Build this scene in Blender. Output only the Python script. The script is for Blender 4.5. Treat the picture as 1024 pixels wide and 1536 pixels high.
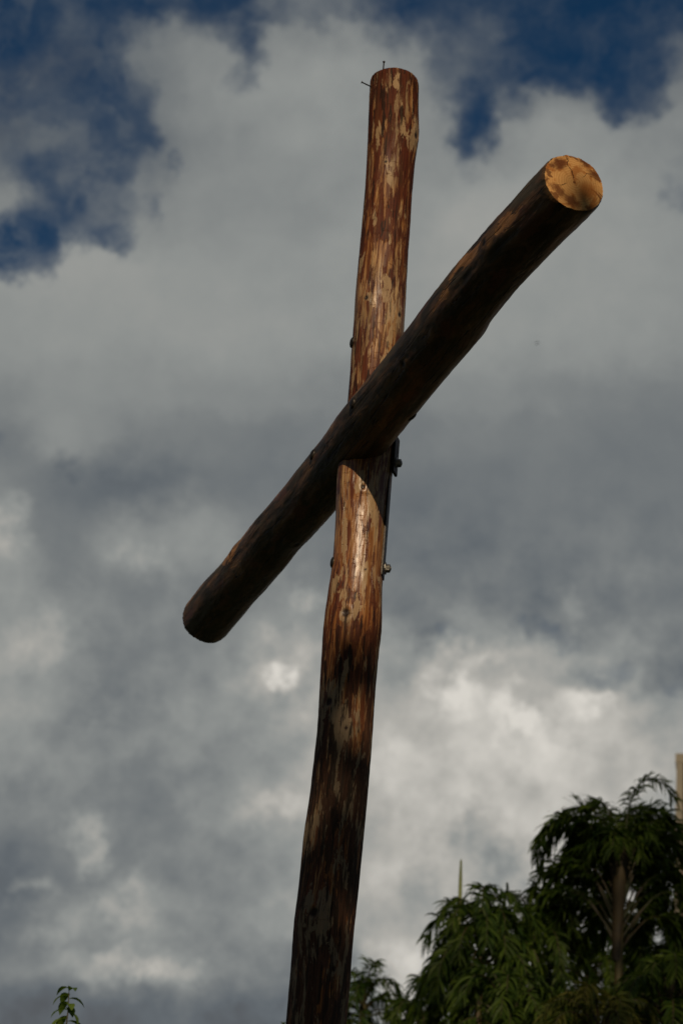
import bpy, bmesh, math, random
from mathutils import Vector, Matrix, noise

R = math.radians
scene = bpy.context.scene
for o in list(bpy.data.objects):
    bpy.data.objects.remove(o)
C = scene.collection

# ------------------------------------------------------------------ camera
EYE = Vector((0, 0, 1.6))
ROT = Matrix(((0.996339, -0.08549, 0.0), (-0.037122, -0.432643, -0.900801), (0.077009, 0.897503, -0.434233)))
cam = bpy.data.cameras.new('camera')
cam.sensor_fit = 'VERTICAL'
cam.sensor_height = 22.2
cam.lens = 55.0
cam.clip_start = 0.1
cam.clip_end = 6000
cam.dof.use_dof = True
cam.dof.focus_distance = 8.6
cam.dof.aperture_fstop = 3.0
cam_o = bpy.data.objects.new('camera', cam)
C.objects.link(cam_o)
cam_o.matrix_world = Matrix.Translation(EYE) @ ROT.to_4x4()
scene.camera = cam_o
FPX = 3805.0


def aim(px, py):
    """direction in the world of a sight line measured on the photograph"""
    return (ROT @ Vector(((px - 512) / FPX, -(py - 768) / FPX, -1.0))).normalized()


def spot(px, py, dist):
    """a point on that sight line at a ground distance of dist metres"""
    d = aim(px, py)
    return EYE + d * (dist / math.hypot(d.x, d.y))


# ------------------------------------------------------------------ exposure
scene.view_settings.view_transform = 'Standard'
scene.view_settings.look = 'None'
scene.view_settings.gamma = 1.0
scene.view_settings.use_curve_mapping = False
scene.view_settings.exposure = -1.0
scene.cycles.max_bounces = 6
scene.cycles.transparent_max_bounces = 8

# ------------------------------------------------------------------ sun
SUN_EL, SUN_AZ = 26.5, -3.0         # azimuth measured from straight behind the camera, to the right
sdir = Vector((math.sin(R(SUN_AZ)) * math.cos(R(SUN_EL)), -math.cos(R(SUN_AZ)) * math.cos(R(SUN_EL)), math.sin(R(SUN_EL))))
sun = bpy.data.lights.new('sun', 'SUN')
sun.energy = 4.0
sun.angle = R(0.53)
sun.color = (1.0, 0.79, 0.54)
sun_o = bpy.data.objects.new('sun', sun)
C.objects.link(sun_o)
sun_o.rotation_euler = (-sdir).to_track_quat('-Z', 'Y').to_euler()


# ------------------------------------------------------------------ node helper
class NT:
    def __init__(self, tree):
        self.t = tree
        self.n = tree.nodes
        self.l = tree.links

    def add(self, kind, ins=None, **props):
        nd = self.n.new(kind)
        for k, v in props.items():
            setattr(nd, k, v)
        for k, v in (ins or {}).items():
            self.put(nd.inputs[k], v)
        return nd

    def put(self, sock, v):
        if isinstance(v, bpy.types.NodeSocket):
            self.l.new(v, sock)
        else:
            sock.default_value = v

    def math(self, op, a, b=0.0, c=0.0, clamp=False):
        nd = self.n.new('ShaderNodeMath')
        nd.operation = op
        nd.use_clamp = clamp
        self.put(nd.inputs[0], a)
        self.put(nd.inputs[1], b)
        self.put(nd.inputs[2], c)
        return nd.outputs[0]

    def vmath(self, op, a, b=(0, 0, 0), out=0):
        nd = self.n.new('ShaderNodeVectorMath')
        nd.operation = op
        self.put(nd.inputs[0], a)
        if op == 'SCALE':
            self.put(nd.inputs['Scale'], b)
        else:
            self.put(nd.inputs[1], b)
        return nd.outputs['Value'] if op in ('DOT_PRODUCT', 'LENGTH', 'DISTANCE') else nd.outputs[out]

    def step(self, v, a, b, lo=0.0, hi=1.0):
        nd = self.n.new('ShaderNodeMapRange')
        nd.interpolation_type = 'SMOOTHSTEP'
        for i, x in enumerate((v, a, b, lo, hi)):
            self.put(nd.inputs[i], x)
        return nd.outputs[0]

    def lin(self, v, a, b, lo=0.0, hi=1.0):
        nd = self.n.new('ShaderNodeMapRange')
        for i, x in enumerate((v, a, b, lo, hi)):
            self.put(nd.inputs[i], x)
        return nd.outputs[0]

    def noise(self, vec, scale, detail=4.0, rough=0.55, dist=0.0, out='Fac'):
        nd = self.n.new('ShaderNodeTexNoise')
        self.put(nd.inputs['Vector'], vec)
        self.put(nd.inputs['Scale'], scale)
        nd.inputs['Detail'].default_value = detail
        nd.inputs['Roughness'].default_value = rough
        nd.inputs['Distortion'].default_value = dist
        return nd.outputs[out]

    def mix(self, f, a, b, mode='MIX'):
        nd = self.n.new('ShaderNodeMix')
        nd.data_type = 'RGBA'
        nd.blend_type = mode
        self.put(nd.inputs[0], f)
        self.put(nd.inputs[6], a)
        self.put(nd.inputs[7], b)
        return nd.outputs[2]

    def ramp(self, f, stops, interp='LINEAR'):
        nd = self.n.new('ShaderNodeValToRGB')
        cr = nd.color_ramp
        cr.interpolation = interp
        while len(cr.elements) < len(stops):
            cr.elements.new(0.5)
        for e, (p, c) in zip(cr.elements, stops):
            e.position = p
        for e, (p, c) in zip(cr.elements, stops):
            e.color = c if len(c) == 4 else (*c, 1)
        self.put(nd.inputs[0], f)
        return nd


def s2l(v):
    v /= 255.0
    return v / 12.92 if v <= 0.04045 else ((v + 0.055) / 1.055) ** 2.4


# ------------------------------------------------------------------ sky: clear Nishita sky with broken cloud
world = bpy.data.worlds.new('World')
scene.world = world
world.use_nodes = True
W = NT(world.node_tree)
W.n.clear()
sky = W.add('ShaderNodeTexSky', sky_type='NISHITA', sun_disc=False)
sky.sun_elevation = R(SUN_EL)
sky.sun_rotation = math.atan2(sdir.x, sdir.y)
sky.air_density = 1.0
sky.dust_density = 0.3
sky.ozone_density = 2.0
hsv = W.add('ShaderNodeHueSaturation', {'Hue': 0.5, 'Saturation': 1.35, 'Value': 1.0, 'Color': sky.outputs[0]})
clear = W.add('ShaderNodeBackground', {'Color': hsv.outputs[0], 'Strength': 0.05})

dirv = W.add('ShaderNodeTexCoord').outputs['Generated']
# the bank of cloud stands north of the cross; its own frame of directions (fixed in the world)
F = ROT @ Vector((0, 0, -1))
RT = ROT @ Vector((1, 0, 0))
UP = ROT @ Vector((0, 1, 0))
dF = W.vmath('DOT_PRODUCT', dirv, F)
dFs = W.math('MAXIMUM', dF, 0.05)
n_big = W.noise(dirv, 22.0, 7.0, 0.58, 0.0, 'Color')
n_small = W.noise(dirv, 70.0, 5.0, 0.6, 0.0, 'Color')
wv = W.vmath('SCALE', W.vmath('SUBTRACT', n_big, (0.5, 0.5, 0.5)), 0.030)
wv2 = W.vmath('SCALE', W.vmath('SUBTRACT', n_small, (0.5, 0.5, 0.5)), 0.020)
warp = W.vmath('ADD', wv, wv2)
wsep = W.add('ShaderNodeSeparateXYZ', {0: warp})
u = W.math('DIVIDE', W.vmath('DOT_PRODUCT', dirv, RT), dFs)
v = W.math('DIVIDE', W.vmath('DOT_PRODUCT', dirv, UP), dFs)
# x runs 0..1 across 15.3 degrees, y in hundredths downwards
gx0 = W.math('MULTIPLY_ADD', u, FPX / 1024, 0.5)
gy0 = W.math('MULTIPLY_ADD', v, -FPX / 100, 7.68)
gx = W.math('MULTIPLY_ADD', wsep.outputs[0], FPX / 1024, gx0)
gy = W.math('MULTIPLY_ADD', wsep.outputs[1], FPX / 100, gy0)

COVER = [  # y, coverage left to right (21 stations)
 (0.0, [0, 15, 35, 10, 12, 20, 10, 5, 42, 55, 58, 38, 15, 20, 5, 10, 20, 0, 0, 0, 5]),
 (0.5, [10, 20, 45, 15, 50, 85, 65, 8, 88, 100, 95, 70, 45, 25, 40, 10, 0, 5, 0, 0, 15]),
 (1.0, [32, 30, 15, 25, 80, 100, 95, 45, 100, 100, 100, 95, 78, 42, 35, 8, 8, 15, 8, 25, 60]),
 (1.5, [30, 38, 30, 15, 42, 90, 100, 100, 100, 100, 100, 100, 92, 62, 8, 62, 88, 82, 20, 35, 95]),
 (2.0, [62, 70, 66, 32, 28, 85, 100, 100, 100, 100, 100, 100, 100, 80, 12, 90, 100, 100, 82, 92, 95]),
 (2.5, [66, 32, 60, 38, 72, 75, 100, 100, 100, 100, 100, 100, 100, 100, 72, 100, 100, 100, 100, 95, 75]),
 (3.0, [92, 55, 28, 55, 75, 88, 100, 100, 100, 100, 100, 100, 100, 100, 100, 100, 100, 100, 100, 90, 55]),
 (3.5, [8, 12, 40, 35, 90, 100, 100, 100, 100, 100, 100, 100, 100, 100, 100, 100, 100, 100, 100, 100, 90]),
 (4.0, [15, 38, 98, 100, 100, 100, 100, 100, 100, 100, 100, 100, 100, 100, 100, 100, 100, 100, 100, 100, 100]),
 (4.5, [100] * 21),
]
BRIGHT = [  # y, grey level of the cloud, 11 stations
 (0.0, [100, 105, 105, 108, 122, 122, 108, 102, 102, 102, 108]),
 (1.0, [90, 92, 110, 128, 139, 140, 126, 108, 112, 108, 112]),
 (2.0, [98, 104, 106, 124, 134, 137, 131, 122, 136, 132, 128]),
 (3.0, [125, 116, 125, 130, 132, 134, 138, 146, 144, 141, 134]),
 (4.0, [140, 146, 143, 140, 139, 140, 143, 146, 141, 141, 138]),
 (5.0, [138, 141, 142, 142, 142, 140, 139, 141, 140, 138, 134]),
 (6.0, [124, 132, 131, 130, 128, 124, 126, 127, 124, 119, 117]),
 (6.6, [112, 134, 122, 119, 117, 116, 116, 118, 117, 113, 112]),
 (7.2, [122, 108, 98, 112, 112, 110, 108, 112, 116, 113, 112]),
 (8.0, [138, 116, 134, 136, 118, 112, 106, 108, 114, 116, 114]),
 (9.0, [138, 128, 118, 118, 122, 126, 112, 110, 108, 116, 110]),
 (10.0, [142, 120, 112, 118, 134, 140, 132, 150, 138, 128, 106]),
 (11.0, [128, 120, 112, 122, 130, 142, 158, 172, 171, 157, 138]),
 (12.0, [104, 110, 106, 118, 132, 158, 166, 165, 169, 152, 130]),
 (13.0, [88, 104, 112, 112, 124, 148, 152, 146, 162, 150, 135]),
 (13.8, [94, 118, 124, 116, 122, 140, 146, 150, 152, 150, 140]),
 (14.5, [102, 122, 124, 116, 110, 118, 164, 160, 150, 145, 135]),
 (15.2, [84, 84, 84, 84, 86, 96, 158, 150, 140, 135, 125]),
 (16.0, [76, 76, 76, 78, 80, 90, 130, 130, 125, 120, 110]),
]


def field(rows, x, y, scale):
    """blend rows of stations into one smooth field"""
    tot = None
    for i, (ry, vals) in enumerate(rows):
        n = len(vals)
        stops = [(k / (n - 1), (vals[k] * scale,) * 3) for k in range(n)]
        rp = W.ramp(x, stops, 'EASE').outputs[0]
        lo = rows[i - 1][0] if i > 0 else -50.0
        hi = rows[i + 1][0] if i < len(rows) - 1 else 50.0
        if i == 0:
            wgt = W.step(y, ry, hi, 1.0, 0.0)
        elif i == len(rows) - 1:
            wgt = W.step(y, lo, ry, 0.0, 1.0)
        else:
            wgt = W.math('MULTIPLY', W.step(y, lo, ry, 0.0, 1.0), W.step(y, ry, hi, 1.0, 0.0))
        tot = W.math('MULTIPLY', rp, wgt) if tot is None else W.math('MULTIPLY_ADD', rp, wgt, tot)
    return tot


cover = field(COVER, gx, gy, 0.01)
cover = W.math('ADD', cover, W.step(cover, 0.50, 1.0, 0.0, 0.36))
bright = field(BRIGHT, gx, gy, 1 / 255)
# bright puffs and wisps standing out of the bank
PUFFS = [(431, 1003, 22, 19, 44), (436, 992, 44, 40, 20), (682, 1045, 34, 28, 34), (690, 992, 60, 14, 22), (765, 1058, 18, 30, 22), (800, 1083, 22, 12, 26),
         (890, 1048, 42, 18, 30), (830, 1120, 40, 40, 16), (628, 1025, 20, 20, 24), (205, 835, 45, 22, 16), (60, 960, 34, 40, 16),
         (15, 790, 24, 36, 20), (215, 1448, 75, 20, 26), (125, 1260, 22, 42, 24), (50, 1325, 30, 14, 20), (180, 1365, 55, 30, 18),
         (80, 1395, 40, 22, 16), (462, 905, 18, 16, 18), (410, 1215, 30, 24, 20), (590, 1450, 40, 60, 16), (700, 1240, 40, 30, -24),
         (760, 1290, 30, 30, -22), (640, 1320, 30, 30, -14), (815, 945, 40, 22, -10), (630, 950, 60, 12, -10), (910, 1000, 40, 20, -12),
         (150, 1080, 50, 40, -8), (105, 695, 26, 14, -12), (860, 890, 26, 24, 12), (480, 1100, 50, 50, 8), (600, 1160, 30, 40, 10)]
fine = W.noise(dirv, 95.0, 6.0, 0.6)
pufft = W.step(fine, 0.30, 0.62, 0.35, 1.45)
nf = W.add('ShaderNodeSeparateXYZ', {0: W.vmath('SCALE', W.vmath('SUBTRACT', W.noise(dirv, 120.0, 5.0, 0.6, 0.0, 'Color'), (0.5, 0.5, 0.5)), 0.016)})
gpos = W.add('ShaderNodeCombineXYZ', {0: W.math('MULTIPLY_ADD', nf.outputs[0], FPX / 1024, gx), 1: W.math('MULTIPLY_ADD', nf.outputs[1], FPX / 1024, W.math('MULTIPLY', gy, 100 / 1024))}).outputs[0]
for (px, py, rx, ry, am) in PUFFS:
    dv = W.vmath('MULTIPLY', W.vmath('SUBTRACT', gpos, (px / 1024, py / 1024, 0)), (1024 / rx / 1.9, 1024 / ry / 1.9, 1))
    g = W.step(W.vmath('LENGTH', dv), 0.0, 1.0, am / 255, 0.0)
    bright = W.math('MULTIPLY_ADD', g, pufft, bright)
det2 = W.math('SUBTRACT', W.noise(W.vmath('ADD', dirv, W.vmath('SCALE', warp, 0.6)), 85.0, 6.0, 0.60), 0.5)
# billows: small relief, strong in the low cumulus, weak in the flat veil above
relief = W.math('SUBTRACT', W.noise(dirv, 42.0, 8.0, 0.56), 0.5)
bright = W.math('MULTIPLY_ADD', det2, W.step(gy0, 6.8, 9.5, 0.015, 0.085), bright)
rel_lo = W.step(gy0, 6.6, 10.5, 0.04, 0.13)
rel_hi = W.step(gy0, 2.0, 4.2, 0.08, 0.04)
bright = W.math('MULTIPLY_ADD', relief, W.math('MAXIMUM', rel_lo, rel_hi), bright)
bil = W.math('ABSOLUTE', W.math('SUBTRACT', W.noise(dirv, 46.0, 5.0, 0.5), 0.5))
bright = W.math('MULTIPLY_ADD', W.math('SUBTRACT', 0.09, bil), W.math('MULTIPLY', W.step(gy0, 7.0, 10.5, 0.02, 0.20), W.step(gx0, 0.15, 0.55, 0.5, 1.0)), bright)
bright = W.math('ADD', bright, W.step(gy0, 8.0, 11.0, 0.0, 0.045))
lit0 = W.noise(W.vmath('ADD', dirv, W.vmath('SCALE', wv2, 0.3)), 36.0, 8.0, 0.56)
lit1 = W.noise(W.vmath('ADD', W.vmath('ADD', dirv, W.vmath('SCALE', wv2, 0.3)), UP * 0.0085 - RT * 0.004), 36.0, 8.0, 0.56)
bright = W.math('MULTIPLY_ADD', W.math('SUBTRACT', lit0, lit1), W.math('MULTIPLY', W.step(gy0, 6.5, 10.0, 0.05, 0.22), W.step(gx0, 0.15, 0.55, 0.45, 1.0)), bright)
det = W.math('SUBTRACT', W.noise(dirv, 34.0, 9.0, 0.62), 0.5)
cover = W.math('MULTIPLY_ADD', det, 0.8, W.math('MULTIPLY_ADD', det2, 0.55, cover))
# beyond the bank the cloud breaks up
off = W.math('MAXIMUM', W.math('SUBTRACT', W.math('ABSOLUTE', u), 0.16), W.math('SUBTRACT', W.math('ABSOLUTE', v), 0.24))
away = W.step(off, 0.0, 0.25)
gen = W.noise(dirv, 5.0, 8.0, 0.58)
cov_far = W.math('MULTIPLY_ADD', W.step(dF, -0.2, 0.7, -0.06, 0.35), 1.0, gen)
cover = W.math('ADD', W.math('MULTIPLY', cover, W.math('SUBTRACT', 1.0, away)), W.math('MULTIPLY', cov_far, away))
for (px, py, rx, ry, am) in ((815, 945, 50, 26, 0.62), (660, 957, 34, 14, 0.5), (915, 1002, 44, 22, 0.55), (1020, 1030, 34, 26, 0.6), (110, 695, 60, 30, 0.32),
                             (0, 665, 26, 36, 0.5), (640, 790, 60, 30, 0.35), (265, 225, 18, 14, 0.45), (235, 295, 16, 22, 0.4)):
    dv = W.vmath('MULTIPLY', W.vmath('SUBTRACT', gpos, (px / 1024, py / 1024, 0)), (1024 / rx / 1.9, 1024 / ry / 1.9, 1))
    cover = W.math('SUBTRACT', cover, W.step(W.vmath('LENGTH', dv), 0.0, 1.0, am, 0.0))
alpha = W.step(cover, -0.12, 1.14)
veil = W.step(W.noise(W.vmath('ADD', dirv, W.vmath('SCALE', warp, 1.2)), 38.0, 7.0, 0.62), 0.42, 0.72, 0.0, 0.34)
veil = W.math('MULTIPLY', veil, W.step(gx0, 0.30, 0.62, 1.0, 0.45))
alpha = W.math('MAXIMUM', alpha, W.math('ADD', W.math('MULTIPLY', alpha, 0.75), veil))
alpha = W.math('MINIMUM', alpha, 1.0)
bright = W.math('ADD', W.math('MULTIPLY', bright, W.math('SUBTRACT', 1.0, away)), W.math('MULTIPLY', W.math('MULTIPLY_ADD', gen, 0.3, 0.14), away))
GAIN = 2.1
ccol = W.ramp(bright, [(g / 255, tuple(s2l(c) * GAIN for c in rgb)) for g, rgb in (
    (50, (50, 51, 54)), (75, (74, 74, 77)), (100, (95, 101, 106)), (120, (116, 120, 121)), (140, (139, 142, 140)),
    (165, (168, 166, 160)), (205, (210, 206, 198)))]).outputs[0]
cloud = W.add('ShaderNodeBackground', {'Color': ccol, 'Strength': 1.0})
mixs = W.add('ShaderNodeMixShader', {0: alpha, 1: clear.outputs[0], 2: cloud.outputs[0]})
wout = W.add('ShaderNodeOutputWorld', {0: mixs.outputs[0]})
world.cycles.sampling_method = 'MANUAL'
world.cycles.sample_map_resolution = 1024


# ------------------------------------------------------------------ object helpers
def tag(o, label=None, cat=None, group=None, kind=None):
    for k, val in (('label', label), ('category', cat), ('group', group), ('kind', kind)):
        if val:
            o[k] = val
    return o


def empty(name, loc, label, cat, group=None):
    o = bpy.data.objects.new(name, None)
    o.empty_display_size = 0.2
    o.location = loc
    C.objects.link(o)
    return tag(o, label, cat, group)


def mesh_obj(name, verts, faces, mat, parent=None, smooth=True, attr=None):
    """verts in world space; kept in place when parented to an empty"""
    me = bpy.data.meshes.new(name)
    off = parent.matrix_basis.translation if parent else Vector()
    if parent and parent.parent:
        off = off + parent.parent.matrix_basis.translation
    me.from_pydata([Vector(p) - off for p in verts], [], faces)
    if smooth:
        me.polygons.foreach_set('use_smooth', [True] * len(me.polygons))
    for k, vals in (attr or {}).items():
        a = me.attributes.new(k, 'FLOAT', 'POINT')
        a.data.foreach_set('value', vals)
    me.materials.append(mat)
    me.update()
    o = bpy.data.objects.new(name, me)
    C.objects.link(o)
    if parent:
        o.parent = parent
    return o


def material(name):
    m = bpy.data.materials.new(name)
    m.use_nodes = True
    t = NT(m.node_tree)
    t.n.clear()
    out = t.add('ShaderNodeOutputMaterial')
    b = t.add('ShaderNodeBsdfPrincipled')
    t.l.new(b.outputs[0], out.inputs[0])
    return m, t, b


# ------------------------------------------------------------------ materials
def log_material(name, bark_bias, dark):
    """peeled pine log: bare tan wood, ragged strips of red-brown inner bark left on"""
    m, t, b = material(name)
    co = t.add('ShaderNodeAttribute', attribute_name='along').outputs['Fac']
    an = t.add('ShaderNodeAttribute', attribute_name='around').outputs['Fac']
    knot = t.add('ShaderNodeAttribute', attribute_name='knot').outputs['Fac']
    bare = t.add('ShaderNodeAttribute', attribute_name='bare').outputs['Fac']
    # points on a cylinder: radius 0.1 m, length squeezed so that patterns run along the grain
    cx = t.math('MULTIPLY', t.math('COSINE', an), 0.1)
    cy = t.math('MULTIPLY', t.math('SINE', an), 0.1)

    def P(k):
        return t.add('ShaderNodeCombineXYZ', {0: cx, 1: cy, 2: t.math('MULTIPLY', co, k)}).outputs[0]
    fib = t.noise(P(0.035), 190.0, 5.0, 0.6)
    fib2 = t.noise(P(0.06), 70.0, 4.0, 0.6)
    strip = t.noise(P(0.15), 40.0, 6.0, 0.62, 0.35)
    strip2 = t.noise(t.vmath('ADD', P(0.10), (3.3, 1.7, 5.1)), 55.0, 5.0, 0.6, 0.3)
    patch = t.noise(t.vmath('ADD', P(0.32), (7.3, 0.7, 2.1)), 15.0, 4.0, 0.55)
    tone = t.noise(t.vmath('ADD', P(0.22), (1.3, 4.7, 9.1)), 9.0, 3.0, 0.5)
    bsm = t.step(bare, 0.0, 0.9)
    wood = t.ramp(t.math('MULTIPLY_ADD', bsm, 0.035, fib2), [(0.30, (0.12, 0.040, 0.012)), (0.43, (0.26, 0.105, 0.030)), (0.54, (0.43, 0.215, 0.078)), (0.66, (0.66, 0.44, 0.21))]).outputs[0]
    grey = t.mix(t.step(tone, 0.50, 0.62, 0.0, 0.8), wood, t.mix(fib, (0.20, 0.12, 0.055, 1), (0.42, 0.30, 0.16, 1)))
    orange = t.mix(t.step(tone, 0.36, 0.50, 0.6, 0.0), grey, (0.33, 0.11, 0.022, 1))
    # fine fibres, dark and red
    col = t.mix(t.step(fib, 0.46, 0.34, 0.0, 0.8), orange, (0.075, 0.022, 0.008, 1))
    thin = t.noise(t.vmath('ADD', P(0.075), (8.3, 2.7, 4.1)), 85.0, 5.0, 0.62, 0.2)
    th_m = t.step(t.math('MULTIPLY_ADD', bsm, -0.035, thin), 0.475, 0.525)
    col = t.mix(t.math('MULTIPLY', th_m, 0.82), col, (0.105, 0.020, 0.006, 1))
    # red-brown bark strips
    bark_f = t.math('ADD', t.math('MULTIPLY_ADD', patch, 0.55, strip), t.math('MULTIPLY_ADD', bare, -0.12, bark_bias))
    bark_m = t.step(t.math('ADD', bark_f, t.lin(co, 5.7, 6.4, 0.0, 0.025)), 0.735, 0.785)
    redbark = t.ramp(strip2, [(0.34, (0.022, 0.009, 0.005)), (0.5, (0.088, 0.017, 0.008)), (0.64, (0.155, 0.036, 0.013))]).outputs[0]
    redbark = t.mix(t.step(fib2, 0.40, 0.65, 0.0, 0.4), redbark, (0.20, 0.055, 0.014, 1))
    redbark = t.mix(t.lin(co, 5.25, 4.5, 0.0, 0.5), redbark, t.mix(t.step(strip2, 0.40, 0.60), (0.032, 0.022, 0.014, 1), (0.13, 0.090, 0.055, 1)))
    col = t.mix(t.math('MULTIPLY', bark_m, 0.93), col, redbark)
    # pale scraped spots
    pale = t.noise(t.vmath('ADD', P(0.24), (2.3, 6.7, 1.1)), 20.0, 5.0, 0.62, 0.4)
    pale = t.math('ADD', pale, t.lin(co, 4.9, 7.1, 0.042, -0.035))
    pale = t.math('ADD', pale, t.math('MULTIPLY', t.add('ShaderNodeAttribute', attribute_name='halo').outputs['Fac'], 0.10))
    pl = t.step(pale, 0.575, 0.60)
    col = t.mix(t.math('MULTIPLY', pl, t.lin(co, 4.4, 5.4, 0.76, 0.90)), col, t.mix(fib, t.mix(t.lin(co, 5.1, 4.7), (0.32, 0.19, 0.085, 1), (0.25, 0.18, 0.105, 1)), t.mix(t.lin(co, 5.1, 4.7), (0.58, 0.41, 0.23, 1), (0.40, 0.31, 0.19, 1))))
    # short cross cuts left by the peeling iron
    cq = t.add('ShaderNodeCombineXYZ', {0: t.math('MULTIPLY', cx, 0.75), 1: t.math('MULTIPLY', cy, 0.75), 2: t.math('MULTIPLY', co, 2.6)}).outputs[0]
    cut = t.step(t.noise(cq, 30.0, 2.0, 0.5), 0.655, 0.70)
    col = t.mix(t.math('MULTIPLY', cut, 0.35), col, (0.09, 0.028, 0.010, 1))
    # darkest outer flakes
    fl = t.step(t.math('MULTIPLY_ADD', bark_m, 0.07, t.math('MULTIPLY_ADD', bare, -0.12, strip2)), 0.60, 0.65)
    col = t.mix(t.math('MULTIPLY', fl, 0.9), col, (0.020, 0.010, 0.006, 1))
    # weathered grey towards the foot; long drying cracks
    col = t.mix(t.lin(co, 5.2, 4.5, 0.0, 0.14), col, t.mix(fib2, (0.06, 0.046, 0.030, 1), (0.24, 0.185, 0.12, 1)))
    crk = t.math('ABSOLUTE', t.math('SUBTRACT', t.noise(t.vmath('ADD', P(0.022), (9.1, 3.3, 0.4)), 34.0, 3.0, 0.5), 0.5))
    crm = t.math('MULTIPLY', t.step(crk, 0.014, 0.005), t.step(t.noise(t.vmath('ADD', P(0.2), (1.7, 8.2, 3.3)), 8.0, 2.0, 0.5), 0.50, 0.58))
    col = t.mix(t.math('MULTIPLY', crm, 0.9), col, (0.014, 0.007, 0.004, 1))
    col = t.mix(t.step(knot, 0.25, 0.8), col, (0.030, 0.014, 0.007, 1))
    if dark != 1.0:
        col = t.mix(1.0, col, (dark, dark, dark, 1), 'MULTIPLY')
    t.put(b.inputs['Base Color'], col)
    ro = t.math('ADD', t.lin(bare, 0.0, 0.9, 0.60, 0.33), t.math('MULTIPLY_ADD', bark_m, 0.12, t.lin(fib2, 0.3, 0.7, 0.06, -0.05)))
    t.put(b.inputs['Roughness'], ro)
    t.put(b.inputs['Specular IOR Level'], t.lin(bare, 0.0, 0.9, 0.18, 0.5))
    t.put(b.inputs['Coat Weight'], t.math('MULTIPLY', t.step(bare, 0.35, 1.0), 0.16))
    b.inputs['Coat Roughness'].default_value = 0.24
    bark_h = t.math('SUBTRACT', bark_m, t.math('MULTIPLY_ADD', cut, 1.2, t.math('MULTIPLY', crm, 2.5)))
    hgt = t.math('ADD', t.math('MULTIPLY', bark_h, 0.55), t.math('ADD', t.math('MULTIPLY', fib, 0.35), t.math('MULTIPLY', strip2, 0.8)))
    bp = t.add('ShaderNodeBump', {'Strength': 0.45, 'Distance': 0.006, 'Height': hgt})
    t.l.new(bp.outputs[0], b.inputs['Normal'])
    return m


def beam_material():
    """log still in its thin dark olive bark, scuffed to brown here and there"""
    m, t, b = material('dark_bark')
    co = t.add('ShaderNodeAttribute', attribute_name='along').outputs['Fac']
    an = t.add('ShaderNodeAttribute', attribute_name='around').outputs['Fac']
    knot = t.add('ShaderNodeAttribute', attribute_name='knot').outputs['Fac']
    bare = t.add('ShaderNodeAttribute', attribute_name='bare').outputs['Fac']
    cx = t.math('MULTIPLY', t.math('COSINE', an), 0.1)
    cy = t.math('MULTIPLY', t.math('SINE', an), 0.1)

    def P(k):
        return t.add('ShaderNodeCombineXYZ', {0: cx, 1: cy, 2: t.math('MULTIPLY', co, k)}).outputs[0]
    fib = t.noise(P(0.05), 150.0, 5.0, 0.6)
    pat = t.noise(P(0.25), 20.0, 5.0, 0.6, 0.5)
    pat2 = t.noise(t.vmath('ADD', P(0.3), (4.1, 2.2, 8.8)), 11.0, 4.0, 0.6)
    base = t.ramp(t.math('MULTIPLY_ADD', bare, 0.15, pat), [(0.32, (0.014, 0.011, 0.005)), (0.46, (0.050, 0.033, 0.014)), (0.56, (0.13, 0.068, 0.030)), (0.70, (0.25, 0.14, 0.065))]).outputs[0]
    base = t.mix(t.step(pat2, 0.50, 0.62, 0.0, 0.8), base, (0.085, 0.070, 0.044, 1))
    base = t.mix(t.step(pat2, 0.43, 0.36, 0.0, 0.8), base, (0.13, 0.048, 0.024, 1))
    wood = t.ramp(fib, [(0.3, (0.14, 0.055, 0.016)), (0.5, (0.38, 0.18, 0.066)), (0.7, (0.50, 0.28, 0.12))]).outputs[0]
    bm = t.step(t.math('MULTIPLY_ADD', bare, 0.45, pat), 0.66, 0.71)
    col = t.mix(bm, base, wood)
    crk = t.math('ABSOLUTE', t.math('SUBTRACT', t.noise(t.vmath('ADD', P(0.03), (2.1, 5.3, 0.9)), 30.0, 3.0, 0.5), 0.5))
    crm = t.math('MULTIPLY', t.step(crk, 0.016, 0.005), t.step(pat2, 0.44, 0.52))
    col = t.mix(crm, col, (0.006, 0.004, 0.003, 1))
    col = t.mix(t.step(knot, 0.25, 0.8), col, (0.012, 0.008, 0.005, 1))
    t.put(b.inputs['Base Color'], col)
    t.put(b.inputs['Roughness'], t.lin(pat2, 0.3, 0.7, 0.40, 0.56))
    b.inputs['Specular IOR Level'].default_value = 0.35
    hgt = t.math('ADD', t.math('MULTIPLY_ADD', bm, -0.4, t.math('MULTIPLY', crm, -2.0)), t.math('ADD', t.math('MULTIPLY', fib, 0.3), pat))
    bp = t.add('ShaderNodeBump', {'Strength': 0.5, 'Distance': 0.008, 'Height': hgt})
    t.l.new(bp.outputs[0], b.inputs['Normal'])
    return m


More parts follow.
